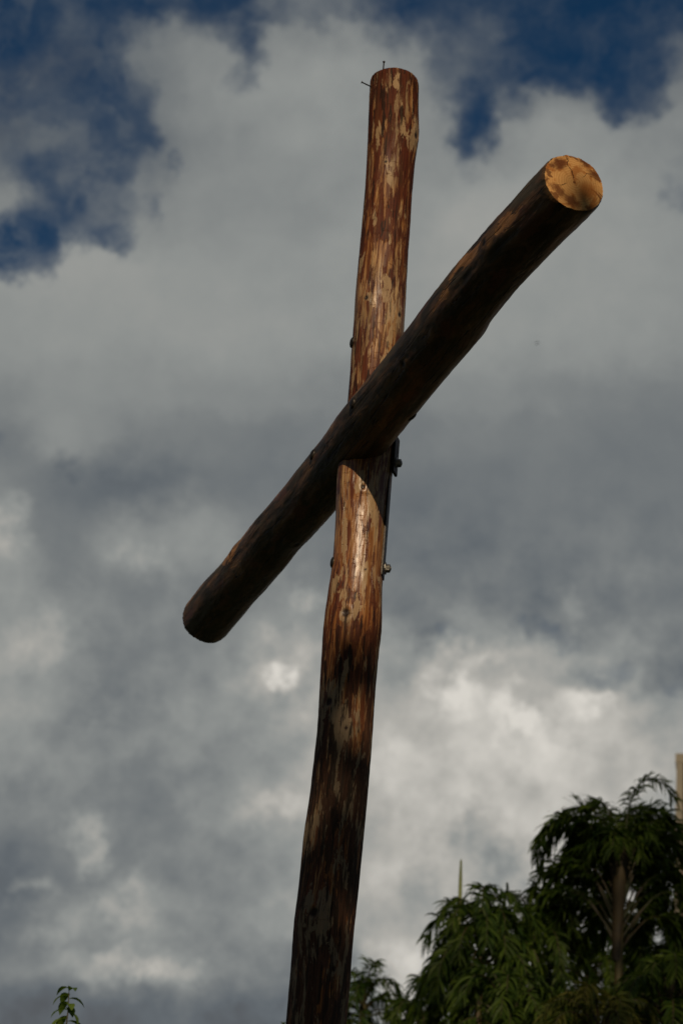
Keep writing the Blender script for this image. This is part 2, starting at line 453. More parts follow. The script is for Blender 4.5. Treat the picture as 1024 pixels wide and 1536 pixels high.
def endgrain_material():
    m, t, b = material('end_grain')
    co = t.add('ShaderNodeTexCoord').outputs['UV']
    dn = t.noise(co, 3.0, 3.0, 0.5, 0.0, 'Color')
    wc = t.vmath('ADD', co, t.vmath('SCALE', t.vmath('SUBTRACT', dn, (0.5, 0.5, 0.5)), 0.12))
    wd_ = t.noise(co, 4.5, 5.0, 0.6, 0.0, 'Color')
    wc2 = t.vmath('MULTIPLY', t.vmath('ADD', co, t.vmath('SCALE', t.vmath('SUBTRACT', wd_, (0.5, 0.5, 0.5)), 0.40)), (1, 1, 0))
    r = t.vmath('LENGTH', t.vmath('MULTIPLY', wc, (1, 1, 0)))
    ring = t.math('SINE', t.math('MULTIPLY', r, 75.0))
    rp = t.math('MULTIPLY', t.math('MULTIPLY_ADD', ring, 0.5, 0.5), t.noise(co, 5.0, 3.0, 0.5))
    col = t.mix(rp, (0.76, 0.42, 0.15, 1), (0.53, 0.235, 0.062, 1))
    st = t.noise(t.vmath('MULTIPLY', t.vmath('ADD', co, (2.31, 0.93, 0)), (1.0, 1.5, 1)), 1.5, 6.0, 0.6, 1.1)
    edge = t.step(t.vmath('LENGTH', co), 0.2, 1.0, -0.07, 0.11)
    col = t.mix(t.step(t.math('ADD', st, edge), 0.60, 0.68, 0.0, 0.8), col, (0.13, 0.036, 0.009, 1))
    st2 = t.noise(t.vmath('ADD', co, (5.2, 3.3, 0)), 2.2, 5.0, 0.6, 0.8)
    col = t.mix(t.step(st2, 0.50, 0.60, 0.0, 0.75), col, (0.46, 0.16, 0.032, 1))
    wn = t.noise(t.vmath('ADD', co, (1.2, 7.3, 0)), 2.5, 4.0, 0.6, 0.0, 'Color')
    cs = t.add('ShaderNodeSeparateXYZ', {0: t.vmath('ADD', co, t.vmath('SCALE', t.vmath('SUBTRACT', wn, (0.5, 0.5, 0.5)), 0.45))})
    for (dx, dy, wd, lo, hi) in ((0.80, -0.60, 0.022, 0.0, 1.0), (0.55, 0.83, 0.016, 0.25, 0.9), (-0.3, -0.95, 0.014, 0.3, 1.0)):
        al_ = t.math('ADD', t.math('MULTIPLY', cs.outputs[0], dx), t.math('MULTIPLY', cs.outputs[1], dy))
        ac_ = t.math('ABSOLUTE', t.math('SUBTRACT', t.math('MULTIPLY', cs.outputs[0], dy), t.math('MULTIPLY', cs.outputs[1], dx)))
        cr_ = t.math('MULTIPLY', t.step(ac_, wd, wd * 0.4), t.math('MULTIPLY', t.step(al_, lo, lo + 0.15), t.step(al_, hi, hi - 0.15)))
        col = t.mix(cr_, col, (0.05, 0.018, 0.006, 1))
    for (ex, ey, rx, ry, cc, am) in ((0.74, -0.16, 0.26, 0.34, (0.12, 0.034, 0.010, 1), 0.9), (0.15, -0.90, 0.30, 0.13, (0.12, 0.036, 0.010, 1), 0.9),
                                     (-0.40, -0.78, 0.34, 0.14, (0.13, 0.038, 0.010, 1), 0.9), (0.22, 0.66, 0.34, 0.18, (0.16, 0.048, 0.012, 1), 0.85),
                                     (-0.32, 0.66, 0.36, 0.24, (0.15, 0.043, 0.011, 1), 0.9), (-0.48, -0.05, 0.34, 0.42, (0.50, 0.17, 0.032, 1), 0.8)):
        dd = t.vmath('LENGTH', t.vmath('MULTIPLY', t.vmath('SUBTRACT', wc2, (ex, ey, 0)), (1 / rx, 1 / ry, 1)))
        col = t.mix(t.step(dd, 1.2, 0.35, 0.0, am), col, cc)
    # pith and a drying crack with short branches
    col = t.mix(t.step(t.vmath('LENGTH', co), 0.07, 0.03), col, (0.22, 0.08, 0.02, 1))
    t.put(b.inputs['Base Color'], col)
    b.inputs['Roughness'].default_value = 0.75
    b.inputs['Specular IOR Level'].default_value = 0.2
    bp = t.add('ShaderNodeBump', {'Strength': 0.4, 'Distance': 0.004, 'Height': t.math('ADD', st, t.math('MULTIPLY', rp, 0.3))})
    t.l.new(bp.outputs[0], b.inputs['Normal'])
    return m


def plain(name, col, rough=0.6, metal=0.0, scale=20.0, amt=0.35, col2=None):
    m, t, b = material(name)
    co = t.add('ShaderNodeTexCoord').outputs['Object']
    n = t.noise(co, scale, 5.0, 0.6)
    c2 = col2 or tuple(c * (1 - amt) for c in col)
    t.put(b.inputs['Base Color'], t.mix(t.step(n, 0.35, 0.65), (*c2, 1), (*col, 1)))
    t.put(b.inputs['Roughness'], t.lin(n, 0.3, 0.7, rough - 0.08, rough + 0.08))
    b.inputs['Metallic'].default_value = metal
    bp = t.add('ShaderNodeBump', {'Strength': 0.2, 'Distance': 0.01, 'Height': n})
    t.l.new(bp.outputs[0], b.inputs['Normal'])
    return m


def leaf_material(name, c1, c2, trans=0.3):
    m, t, b = material(name)
    rnd = t.add('ShaderNodeAttribute', attribute_name='leaf').outputs['Fac']
    col = t.mix(rnd, (*c1, 1), (*c2, 1))
    t.put(b.inputs['Base Color'], col)
    b.inputs['Roughness'].default_value = 0.55
    b.inputs['Specular IOR Level'].default_value = 0.2
    tr = t.add('ShaderNodeBsdfTranslucent', {'Color': t.mix(1.0, col, (1.25, 1.35, 0.5, 1), 'MULTIPLY')})
    ms = t.add('ShaderNodeMixShader', {0: trans, 1: b.outputs[0], 2: tr.outputs[0]})
    out = [n for n in t.n if n.type == 'OUTPUT_MATERIAL'][0]
    t.l.new(ms.outputs[0], out.inputs[0])
    return m


M_POST = log_material('peeled_log', 0.0, 1.0)
M_BEAM = beam_material()
M_END = endgrain_material()
M_STEEL = plain('galvanised_steel', (0.42, 0.40, 0.36), 0.42, 0.85, 60, 0.4)
M_DARKSTEEL = plain('dark_steel', (0.060, 0.053, 0.046), 0.45, 0.7, 60, 0.4)
M_NAIL = plain('rusty_nail', (0.10, 0.08, 0.065), 0.5, 0.6, 80, 0.4)

# ------------------------------------------------------------------ the cross
POST_X, POST_Y = 0.082608, 8.215072
POST = [(7.484, 0.0939, -0.0212), (7.405, 0.0949, -0.0185), (7.311, 0.0958, -0.0147), (7.218, 0.0992, -0.0083), (7.156, 0.0964, -0.008),
        (7.079, 0.0929, -0.0085), (6.988, 0.0906, -0.008), (6.897, 0.0902, -0.0081), (6.747, 0.0915, -0.0072), (6.599, 0.0928, -0.0064),
        (6.482, 0.0929, -0.0063), (6.338, 0.0941, -0.003), (6.195, 0.0948, -0.004), (6.027, 0.0952, -0.0006), (5.86, 0.0994, -0.0033),
        (5.751, 0.1005, -0.0085), (5.699, 0.0985, -0.011), (5.642, 0.0957, -0.0107), (5.589, 0.0935, -0.0099), (5.482, 0.0905, -0.0094),
        (5.351, 0.0907, -0.0073), (5.272, 0.0938, -0.0087), (5.22, 0.0964, -0.009), (5.156, 0.1008, -0.0077), (5.105, 0.1028, -0.0074),
        (5.041, 0.099, -0.0108), (4.965, 0.0987, -0.0097), (4.84, 0.0969, -0.0084), (4.716, 0.0975, -0.007), (4.594, 0.098, -0.0079),
        (4.473, 0.098, -0.0094), (4.377, 0.0992, -0.0139), (4.282, 0.0993, -0.0149), (4.212, 0.0984, -0.0156), (4.119, 0.0996, -0.0188),
        (4.049, 0.1014, -0.0222), (4.003, 0.1012, -0.023), (3.912, 0.1007, -0.0212), (3.8, 0.1007, -0.0215), (3.697, 0.0996, -0.0214),
        (3.0, 0.104, -0.024), (2.0, 0.109, -0.02), (1.0, 0.114, -0.01), (0.0, 0.120, 0.0), (-0.3, 0.121, 0.0)]
BEAM_O = Vector((0.081985, 8.153158, 5.900261)) + (EYE - Vector((0.082, 8.153, 5.9))).normalized() * 0.13
BEAM_D = Vector((0.308909, -0.951092, 0.0)).normalized()
BEAM_L = Vector((-0.814181, -0.264441, 0.516895))        # towards the upper left of the picture
BEAM = [(-2.033, 0.1107, -0.0097), (-1.882, 0.1088, -0.0077), (-1.734, 0.1062, -0.0063), (-1.59, 0.1052, -0.0064), (-1.449, 0.105, -0.0071),
        (-1.311, 0.1054, -0.0075), (-1.176, 0.1068, -0.0069), (-1.045, 0.1055, -0.0024), (-0.916, 0.1055, -0.0058), (-0.79, 0.1054, -0.0083),
        (-0.666, 0.106, -0.0077), (-0.546, 0.1061, -0.0067), (-0.427, 0.1059, -0.0055), (-0.312, 0.1059, -0.0043), (-0.198, 0.1082, -0.0008),
        (-0.087, 0.1107, 0.0029), (0.022, 0.1104, 0.0038), (0.128, 0.108, 0.0059), (0.233, 0.1054, 0.0082), (0.336, 0.1053, 0.0085),
        (0.436, 0.1049, 0.0096), (0.535, 0.1052, 0.0107), (0.632, 0.1049, 0.0124), (0.726, 0.1063, 0.0127), (0.82, 0.106, 0.0149),
        (0.911, 0.1028, 0.02), (1.001, 0.1034, 0.0233), (1.089, 0.1019, 0.0229), (1.176, 0.1005, 0.0228), (1.261, 0.1015, 0.0219),
        (1.344, 0.1028, 0.0205), (1.427, 0.1021, 0.0173), (1.507, 0.1014, 0.0144), (1.587, 0.1017, 0.0114), (1.665, 0.1017, 0.0075),
        (1.741, 0.0999, 0.0048)]


BEAM = [(a * 0.9865, b * 0.9865, c * 0.9865) for a, b, c in BEAM]


def table(rows, s):
    rows = rows if rows[0][0] < rows[-1][0] else rows[::-1]
    if s <= rows[0][0]:
        return rows[0][1:]
    for a, b in zip(rows, rows[1:]):
        if s <= b[0]:
            k = (s - a[0]) / (b[0] - a[0])
            return tuple(p + (q - p) * k for p, q in zip(a[1:], b[1:]))
    return rows[-1][1:]


def smooth_table(rows, s, w=0.05):
    a, b, c = table(rows, s - w), table(rows, s), table(rows, s + w)
    return tuple((p + 2 * q + r) / 4 for p, q, r in zip(a, b, c))


def gauss(x, s):
    return math.exp(-0.5 * (x / s) ** 2)


def wrap(a):
    return (a + math.pi) % (2 * math.pi) - math.pi


def build_log(name, origin, axis, lat, rows, s0, s1, fine, seg, mat, parent, knots, bare_fn, rough, seed, skew=0.0, cap_mat=None):
    """a natural log: measured outline, lumps, knots (a swelling, a lip and a hole), rough rim"""
    side = axis.cross(lat).normalized()
    ss = []
    s = s0
    while s < s1 - 1e-6:
        ss.append(s)
        s += fine(s)
    ss.append(s1)
    verts, along, around, kn, bare, halo = [], [], [], [], [], []
    for i, s in enumerate(ss):
        rad, off = smooth_table(rows, s)
        e = min(s - s0, s1 - s)
        for j in range(seg):
            a = 2 * math.pi * j / seg
            c = Vector((math.cos(a) * 0.1, math.sin(a) * 0.1, 0))
            p = Vector((c.x * 9, c.y * 9, s * 2.2 + seed))
            r = rad + rough * 0.004 * noise.noise(p)
            r += rough * 0.0022 * noise.noise(Vector((c.x * 40, c.y * 40, s * 5 + seed * 2)))
            r += rough * 0.0009 * noise.noise(Vector((c.x * 120, c.y * 120, s * 30 + seed * 3)))
            kv = 0.0
            hv = 0.0
            for (ks, ka, kr, kh) in knots:
                da = wrap(a - ka) * rad
                ds = s - ks
                if abs(ds) < kr * 6 and abs(da) < kr * 6:
                    q = math.hypot(da, ds / 1.25) / kr
                    wob = 1 + 0.25 * noise.noise(Vector((da * 90, ds * 90, ks * 7)))
                    q *= wob
                    r += kh * (0.75 * gauss(q, 2.0) + 0.28 * gauss(q - 1.15, 0.4) - 1.0 * gauss(q, 0.55))
                    hv = max(hv, gauss(math.hypot(da, ds / 1.7) / kr * wob, 1.9))
                    kv = max(kv, gauss(q, 0.62), 0.30 * gauss(q - 1.5, 0.3))
            if e < 0.012:                                     # broken arris
                r -= (0.012 - e) * 0.35 + 0.002 * noise.noise(Vector((c.x * 150, c.y * 150, seed)))
            base = origin + axis * (s + (skew * math.sin(a) + 0.012 * abs(noise.noise(Vector((c.x * 110, c.y * 110, seed)))) if i == 0 else 0.0)) + lat * off
            verts.append(base + lat * (math.cos(a) * r) + side * (math.sin(a) * r))
            along.append(s)
            around.append(a)
            kn.append(kv)
            halo.append(hv)
            bare.append(bare_fn(s, a))
    faces = []
    for i in range(len(ss) - 1):
        for j in range(seg):
            k = (j + 1) % seg
            faces.append((i * seg + j, i * seg + k, (i + 1) * seg + k, (i + 1) * seg + j))
    o = mesh_obj(name, verts, faces, mat, parent, True, {'along': along, 'around': around, 'knot': kn, 'bare': bare, 'halo': halo})
    caps = []
    for which, i in (('start', 0), ('end', len(ss) - 1)):
        ring = [Vector(verts[i * seg + j]) for j in range(seg)]
        ctr = sum(ring, Vector()) / seg
        cv, cf, uv = [ctr + axis * (0.002 if i else -0.002)], [], [(0.0, 0.0)]
        rings = (0.12, 0.25, 0.4, 0.55, 0.7, 0.85, 0.95, 1.0)
        for q in rings:
            for j in range(seg):
                a = 2 * math.pi * j / seg
                h = 0.0016 * noise.noise(Vector((math.cos(a) * q * 5, math.sin(a) * q * 5, seed))) * (1 - q ** 6)
                bul = 0.002 * (1 - q * q)
                cv.append(ctr + (ring[j] - ctr) * q + axis * ((h + bul) * (1 if i else -1)))
                uv.append((math.cos(a) * q, math.sin(a) * q))
        for j in range(seg):
            k = (j + 1) % seg
            cf.append((0, 1 + j, 1 + k) if i else (0, 1 + k, 1 + j))
            for r_ in range(len(rings) - 1):
                A, B = 1 + r_ * seg, 1 + (r_ + 1) * seg
                q4 = (A + j, B + j, B + k, A + k)
                cf.append(q4 if i else q4[::-1])
        caps.append((cv, cf, uv))
    return o, caps


def cap_object(cap, parent):
    cv, cf, uv = cap
    o = mesh_obj('end_grain', cv, cf, M_END, parent)
    ul = o.data.uv_layers.new(name='UVMap')
    for lp in o.data.loops:
        ul.data[lp.index].uv = uv[lp.vertex_index]
    return o


cross = empty('wooden_cross', (POST_X, POST_Y, 0), 'tall cross of two round peeled logs bolted together against the clouds', 'cross')
AX = Vector((0, 0, 1))
LAT = Vector((POST_Y, -POST_X, 0)).normalized()            # to the right of the picture
# around: 0 = right, -90 deg = towards the camera (side = axis x lat points away)
CAMA = -math.pi / 2


def pk(px_frac):
    """angle round the post for a place px_frac (-1..1) across its visible width"""
    return CAMA + math.asin(max(-1, min(1, px_frac)))


KN_POST = [(5.62, pk(-0.02), 0.011, 0.006), (5.125, pk(-0.28), 0.019, 0.007), (4.045, pk(-0.36), 0.019, 0.008), (6.41, pk(-0.55), 0.012, 0.004),
           (7.17, pk(0.90), 0.016, 0.005), (7.01, pk(-0.22), 0.008, 0.003), (4.80, pk(-0.62), 0.017, 0.005), (4.70, pk(0.05), 0.008, 0.003),
           (6.36, pk(0.78), 0.012, 0.004), (3.86, pk(0.4), 0.010, 0.003), (5.30, pk(0.3), 0.006, 0.002)]


def post_bare(s, a):
    f = gauss(s - 5.50, 0.22) * 1.0 + 0.45 * gauss(s - 6.35, 0.25) + 0.25 * gauss(s - 7.0, 0.4)
    f -= 0.30 / (1 + math.exp((s - 4.95) / 0.12))
    f -= 0.22 / (1 + math.exp((6.75 - s) / 0.15))
    for ks, ka, kr, kh in KN_POST:
        f += 0.5 * gauss(math.hypot(wrap(a - ka) * 0.1, (s - ks) / 2.2) / 0.03, 1.0)
    return f


post, caps = build_log('post', Vector((POST_X, POST_Y, 0)), AX, LAT, POST, -0.3, 7.445,
                       lambda s: 0.05 if s < 3.6 else 0.007, 150, M_POST, cross, KN_POST, post_bare, 0.9, 3.1)
cap_object(caps[1], post)

# horizontal cut marks left by the peeling iron
LAT_B = BEAM_L
SIDE_B = BEAM_D.cross(LAT_B)


def beam_bare(s, a):
    f = 0.0
    for (bs, ba, sl, sa, k) in ((-1.36, 0.35, 0.13, 0.30, 0.75), (-0.85, 0.30, 0.10, 0.35, 0.40), (1.17, 0.50, 0.10, 0.25, 0.65), (1.02, 0.7, 0.12, 0.25, 0.5),
                                (1.50, 0.75, 0.07, 0.2, 0.45), (-1.92, 0.3, 0.06, 0.3, 0.5), (0.2, 0.9, 0.2, 0.2, 0.2)):
        for sg in (1, -1):
            f = max(f, k * gauss(s - bs, sl) * gauss(wrap(a - sg * ba), sa))
    return f


KN_BEAM = [(-1.36, 0.4, 0.016, 0.006), (-0.82, -0.4, 0.014, 0.004), (1.30, 0.7, 0.014, 0.005), (0.82, -2.7, 0.02, 0.006), (-0.9, 2.4, 0.02, 0.004),
           (-1.36, -0.4, 0.016, 0.006), (1.30, -0.7, 0.014, 0.005), (0.55, 1.2, 0.014, 0.004)]
beam, bcaps = build_log('crossbeam', BEAM_O, BEAM_D, LAT_B, BEAM, -2.012, 1.724, lambda s: 0.009, 150, M_BEAM, cross, KN_BEAM, beam_bare,
                        1.1, 8.7, skew=0.05)
cap_object(bcaps[0], beam)
cap_object(bcaps[1], beam)


def frame_of(n, hint=Vector((0, 0, 1))):
    n = n.normalized()
    a = n.cross(hint).normalized()
    return a, n.cross(a), n


def turned(name, at, n, profile, seg, mat, parent, flat=None):
    """a solid of revolution along n: profile rows (height, radius)"""
    a, b, n = frame_of(n, Vector((0, 0.3, 1)))
    vs, fs = [], []
    for (h, r) in profile:
        for j in range(seg):
            t = 2 * math.pi * j / seg
            vs.append(at + n * h + a * (math.cos(t) * r) + b * (math.sin(t) * r))
    for i in range(len(profile) - 1):
        for j in range(seg):
            k = (j + 1) % seg
            fs.append((i * seg + j, i * seg + k, (i + 1) * seg + k, (i + 1) * seg + j))
    fs.append(tuple(range(seg))[::-1])
    fs.append(tuple((len(profile) - 1) * seg + j for j in range(seg)))
    return mesh_obj(name, vs, fs, mat, parent, smooth=False if flat else True)


def slab(name, ctr, ax, ay, az, sx, sy, sz, bev, mat, parent):
    bm = bmesh.new()
    bmesh.ops.create_cube(bm, size=1.0)
    for vtx in bm.verts:
        vtx.co = Vector((vtx.co.x * sx, vtx.co.y * sy, vtx.co.z * sz))
    bmesh.ops.bevel(bm, geom=list(bm.edges), offset=bev, segments=2, affect='EDGES')
    vs = [ctr + ax * vtx.co.x + ay * vtx.co.y + az * vtx.co.z for vtx in bm.verts]
    bm.verts.index_update()
    fs = [tuple(vtx.index for vtx in f.verts) for f in bm.faces]
    bm.free()
    return mesh_obj(name, vs, fs, mat, parent, smooth=False)


def hexbolt(at, n, parent):
    w = turned('washer', at, n, [(0, .022), (.004, .022)], 20, M_STEEL, parent, True)
    nb = turned('bolt', at + n.normalized() * .004, n, [(0, .0155), (.013, .0155), (.015, .0135)], 6, M_STEEL, parent, True)
    turned('bolt_thread', at + n.normalized() * .019, n, [(0, .008), (.002, .008), (.003, .006)], 12, M_STEEL, nb)
    return nb


def domebolt(at, n, parent, mat):
    return turned('bolt_head', at, n, [(-.004, .021), (.001, .021), (.005, .018), (.008, .011), (.009, .004)], 20, mat, parent)


def post_surface(z, a):
    rad, off = smooth_table(POST, z)
    d = LAT * math.cos(a) + AX.cross(LAT) * math.sin(a)
    return Vector((POST_X, POST_Y, z)) + LAT * off + d * rad, d


# strap of flat bar down the right side of the post, its upper end turned out under the beam
RA = -0.16
p1, n1 = post_surface(5.50, RA)
tan1 = AX.cross(n1)
slab('bracket', Vector((p1.x, p1.y, 5.60)) + n1 * 0.001, n1, tan1, AX, 0.006, 0.060, 0.58, 0.0015, M_DARKSTEEL, cross)
pL, nL = post_surface(5.9, math.pi + 0.25)
slab('bracket', Vector((pL.x, pL.y, 5.85)) - nL * 0.012, nL, AX.cross(nL), AX, 0.006, 0.05, 1.00, 0.0015, M_DARKSTEEL, cross)
# small plate standing out at the notch
pz, nz = post_surface(5.79, -0.30)
slab('bracket', pz + nz * 0.006, nz, AX.cross(nz), AX, 0.010, 0.055, 0.15, 0.002, M_DARKSTEEL, cross)
b1, m1 = post_surface(5.762, -0.22)
hexbolt(b1 + m1 * .010, m1, cross)
b2, m2 = post_surface(5.345, RA)
hexbolt(b2 + m2 * .006, m2, cross)
for z_, a_ in ((6.25, math.pi + 0.20), (5.352, math.pi + 0.16)):
    q_, d_ = post_surface(z_, a_)
    domebolt(q_, d_, cross, M_DARKSTEEL)


def beam_surface(s, a):
    rad, off = smooth_table(BEAM, s)
    d = LAT_B * math.cos(a) + SIDE_B * math.sin(a)
    return BEAM_O + BEAM_D * s + LAT_B * off + d * rad, d


# which way round the beam faces the camera
_c = (EYE - BEAM_O).normalized()
SG = 1.0 if SIDE_B.dot(_c) > 0 else -1.0
for s_, a_ in ((0.10, 0.55), (-0.36, 0.42)):
    q_, d_ = beam_surface(s_, SG * a_)
    domebolt(q_ - d_ * 0.001, d_, cross, M_DARKSTEEL)
q_, d_ = beam_surface(0.22, SG * 2.98)
domebolt(q_ - d_ * 0.002, d_, cross, M_DARKSTEEL)


def nail(at, n, ln, parent):
    return turned('nail', at, n, [(-.01, .0026), (ln - .003, .0026), (ln - .003, .0052), (ln, .0052)], 10, M_NAIL, parent)


nail(Vector((POST_X - 0.068, POST_Y - 0.045, 7.443)), Vector((0.0, 0.05, 1)), 0.062, cross)
pn, dn_ = post_surface(7.388, math.pi + 0.35)
nail(pn, Vector((-1.0, -0.25, 0.28)), 0.044, cross)

# ------------------------------------------------------------------ ground
gm, gt, gb = material('short_grass')
gc = gt.add('ShaderNodeTexCoord').outputs['Object']
gt.put(gb.inputs['Base Color'], gt.mix(gt.noise(gc, 0.8, 8.0, 0.65), (0.025, 0.040, 0.012, 1), (0.075, 0.085, 0.030, 1)))
gb.inputs['Roughness'].default_value = 0.9
gv, gf = [], []
NG = 60
for i in range(NG + 1):
    for j in range(NG + 1):
        x = math.copysign(abs(i / NG * 2 - 1) ** 3, i / NG * 2 - 1) * 3000
        y = math.copysign(abs(j / NG * 2 - 1) ** 3, j / NG * 2 - 1) * 3000
        gv.append((x, y, 0.06 * noise.noise(Vector((x * .2, y * .2, 0))) - 0.06))
for i in range(NG):
    for j in range(NG):
        a = i * (NG + 1) + j
        gf.append((a, a + NG + 1, a + NG + 2, a + 1))
tag(mesh_obj('ground', gv, gf, gm), kind='structure')


# ------------------------------------------------------------------ palms
M_PALM = leaf_material('palm_leaf', (0.022, 0.050, 0.006), (0.078, 0.120, 0.014), 0.30)
M_PALM_Y = leaf_material('yellowing_palm_leaf', (0.060, 0.080, 0.014), (0.150, 0.135, 0.028), 0.32)
M_STEM = plain('cane_stem', (0.075, 0.062, 0.016), 0.6, 0.0, 3.0, 0.5, (0.055, 0.030, 0.012))
M_STALK = plain('frond_stalk', (0.034, 0.044, 0.010), 0.6, 0.0, 5.0, 0.5, (0.040, 0.024, 0.010))
M_SHEATH = plain('leaf_sheath_fibre', (0.058, 0.040, 0.013), 0.7, 0.0, 9.0, 0.5, (0.034, 0.024, 0.009))
M_SPEAR = plain('spear_leaf', (0.20, 0.24, 0.06), 0.5, 0.0, 8.0, 0.3)


def tube(path, radii, seg, vs, fs):
    base = len(vs)
    for i, p in enumerate(path):
        t = (path[min(i + 1, len(path) - 1)] - path[max(i - 1, 0)]).normalized()
        a, b, _ = frame_of(t, Vector((0.31, 0.9, 0.2)))
        for j in range(seg):
            w = 2 * math.pi * j / seg
            vs.append(p + a * (math.cos(w) * radii[i]) + b * (math.sin(w) * radii[i]))
    for i in range(len(path) - 1):
        for j in range(seg):
            k = (j + 1) % seg
            fs.append((base + i * seg + j, base + i * seg + k, base + (i + 1) * seg + k, base + (i + 1) * seg + j))


def frond(rng, base, az, tilt, length, leaf, vs, fs, lv, stem_vs, stem_fs, bend, width=0.10, bare=0.22):
    """an arching rachis; narrow leaflets leave it at uneven angles in several rows and hang over"""
    d = Vector((math.cos(az) * math.cos(tilt), math.sin(az) * math.cos(tilt), math.sin(tilt)))
    p = base.copy()
    n = 16
    path = [p.copy()]
    dirs = [d.copy()]
    sway = Vector((-math.sin(az), math.cos(az), 0)) * rng.uniform(-0.5, 0.5)
    for i in range(n):
        k = i / n
        g = 0.12 if k < bare else 0.50 + 1.2 * (k - bare)
        d = (d + (Vector((0, 0, -1)) * bend * g + sway * k) / n).normalized()
        p = p + d * (length / n)
        path.append(p.copy())
        dirs.append(d.copy())
    tube(path, [0.011 * (1 - 0.85 * i / n) for i in range(n + 1)], 5, stem_vs, stem_fs)
    pairs = int(length * (1 - bare) / 0.0095)
    tone = rng.random() * 0.6
    for q in range(pairs):
        k = bare + (1 - bare) * (q + rng.random() * 0.9) / pairs
        i = min(n - 1, int(k * n))
        at = path[i].lerp(path[i + 1], min(1, k * n - i))
        t = dirs[i]
        sidev = t.cross(Vector((0, 0, 1)))
        if sidev.length < 0.15:
            sidev = Vector((math.sin(az), -math.cos(az), 0))
        sidev.normalize()
        upv = sidev.cross(t).normalized()
        kk = (k - bare) / (1 - bare)
        for sg in (1, -1):
            if rng.random() < 0.10:
                continue
            ll = leaf * (0.60 + 0.6 * math.sin(min(1, kk * 1.02) * math.pi * 0.85)) * rng.uniform(0.55, 1.25)
            fwd = 0.35 + 0.9 * kk + rng.uniform(-0.35, 0.45)
            ld = (sidev * sg + t * fwd + upv * rng.uniform(-0.6, 0.8)).normalized()
            wdt = ll * width * rng.uniform(0.75, 1.35)
            droop = rng.uniform(0.8, 3.2)
            pp = at.copy()
            b0 = len(vs)
            tv = min(1, max(0, tone + rng.uniform(-0.3, 0.5)))
            segs = 4
            tw = rng.uniform(-1.1, 1.1)
            for s in range(segs + 1):
                f = s / segs
                prof = (0.30, 0.95, 1.0, 0.62, 0.03)[s]
                ax = ld.cross(upv)
                if ax.length < 1e-3:
                    ax = sidev.copy()
                ax.normalize()
                nn = ax.cross(ld).normalized()
                axr = (ax * math.cos(tw) + nn * math.sin(tw))
                vs.append(pp + axr * (wdt * prof * .5))
                vs.append(pp - axr * (wdt * prof * .5))
                lv.extend((tv, tv))
                ld = (ld + Vector((0, 0, -1)) * droop * (0.35 + f) / segs).normalized()
                pp = pp + ld * (ll / segs)
            for s in range(segs):
                a = b0 + s * 2
                fs.append((a, a + 1, a + 3, a + 2))


def palm(seed, foot, top, nfr, length, leaf, label, group='cane palms beyond the cross', spear=0.0, yellow=False, tilts=(-0.25, 1.35),
         stem_r=0.028, low=0.0, bend=(3.0, 5.4), bare=0.22, clear=0.0):
    rng = random.Random(seed)
    leaf *= 0.88
    root = empty('palm_tree', foot, label, 'palm', group)
    vs, fs = [], []
    path, rr = [], []
    for i in range(14):
        k = i / 13
        w = 0.05 * math.sin(k * 3 + seed)
        path.append(Vector(foot).lerp(Vector(top), k) + Vector((w * (1 - k), 0, 0)))
        rr.append(stem_r * (1.25 - 0.35 * k) * (1 + 0.06 * (i % 2)))
    tube(path, rr, 12, vs, fs)
    mesh_obj('trunk', vs, fs, M_STEM, root)
    lvs, lfs, lv, svs, sfs = [], [], [], [], []
    T = Vector(top)
    axis = (path[-1] - path[-2]).normalized()
    for i in range(nfr):
        k = (i + 0.5) / nfr
        az = i * 2.39996 + rng.uniform(-0.3, 0.3) + seed
        if clear and k < 0.9 and math.sin(az) < 0.0 and rng.random() < clear:      # fewer fronds on the side the stem shows
            continue
        tilt = tilts[0] + (tilts[1] - tilts[0]) * (k ** 0.8) + rng.uniform(-0.1, 0.1)
        lk = 0.45 if clear and math.sin(az) < 0.0 else 1.0
        at = T - axis * (low * (1 - k)) + Vector((math.cos(az), math.sin(az), 0)) * 0.01
        frond(rng, at, az, tilt, length * lk * rng.uniform(0.8, 1.12) * (0.8 + 0.2 * (1 - k)), leaf, lvs, lfs, lv, svs, sfs, rng.uniform(*bend), bare=bare)
    cr = mesh_obj('crown', lvs, lfs, M_PALM_Y if yellow else M_PALM, root, True, {'leaf': lv})
    mesh_obj('frond_stalks', svs, sfs, M_STALK, cr)
    if spear:
        v2, f2 = [], []
        tube([T, T + Vector((0.01, 0, spear * 0.5)), T + Vector((0.03, 0, spear * 0.9)), T + Vector((0.035, 0, spear))], [0.016, 0.016, 0.010, 0.001], 8, v2, f2)
        mesh_obj('spear_leaf', v2, f2, M_SPEAR, root)
    return root


def at_ground(px, py, dist):
    t = spot(px, py, dist)
    return Vector((t.x + 0.12, t.y, 0)), t


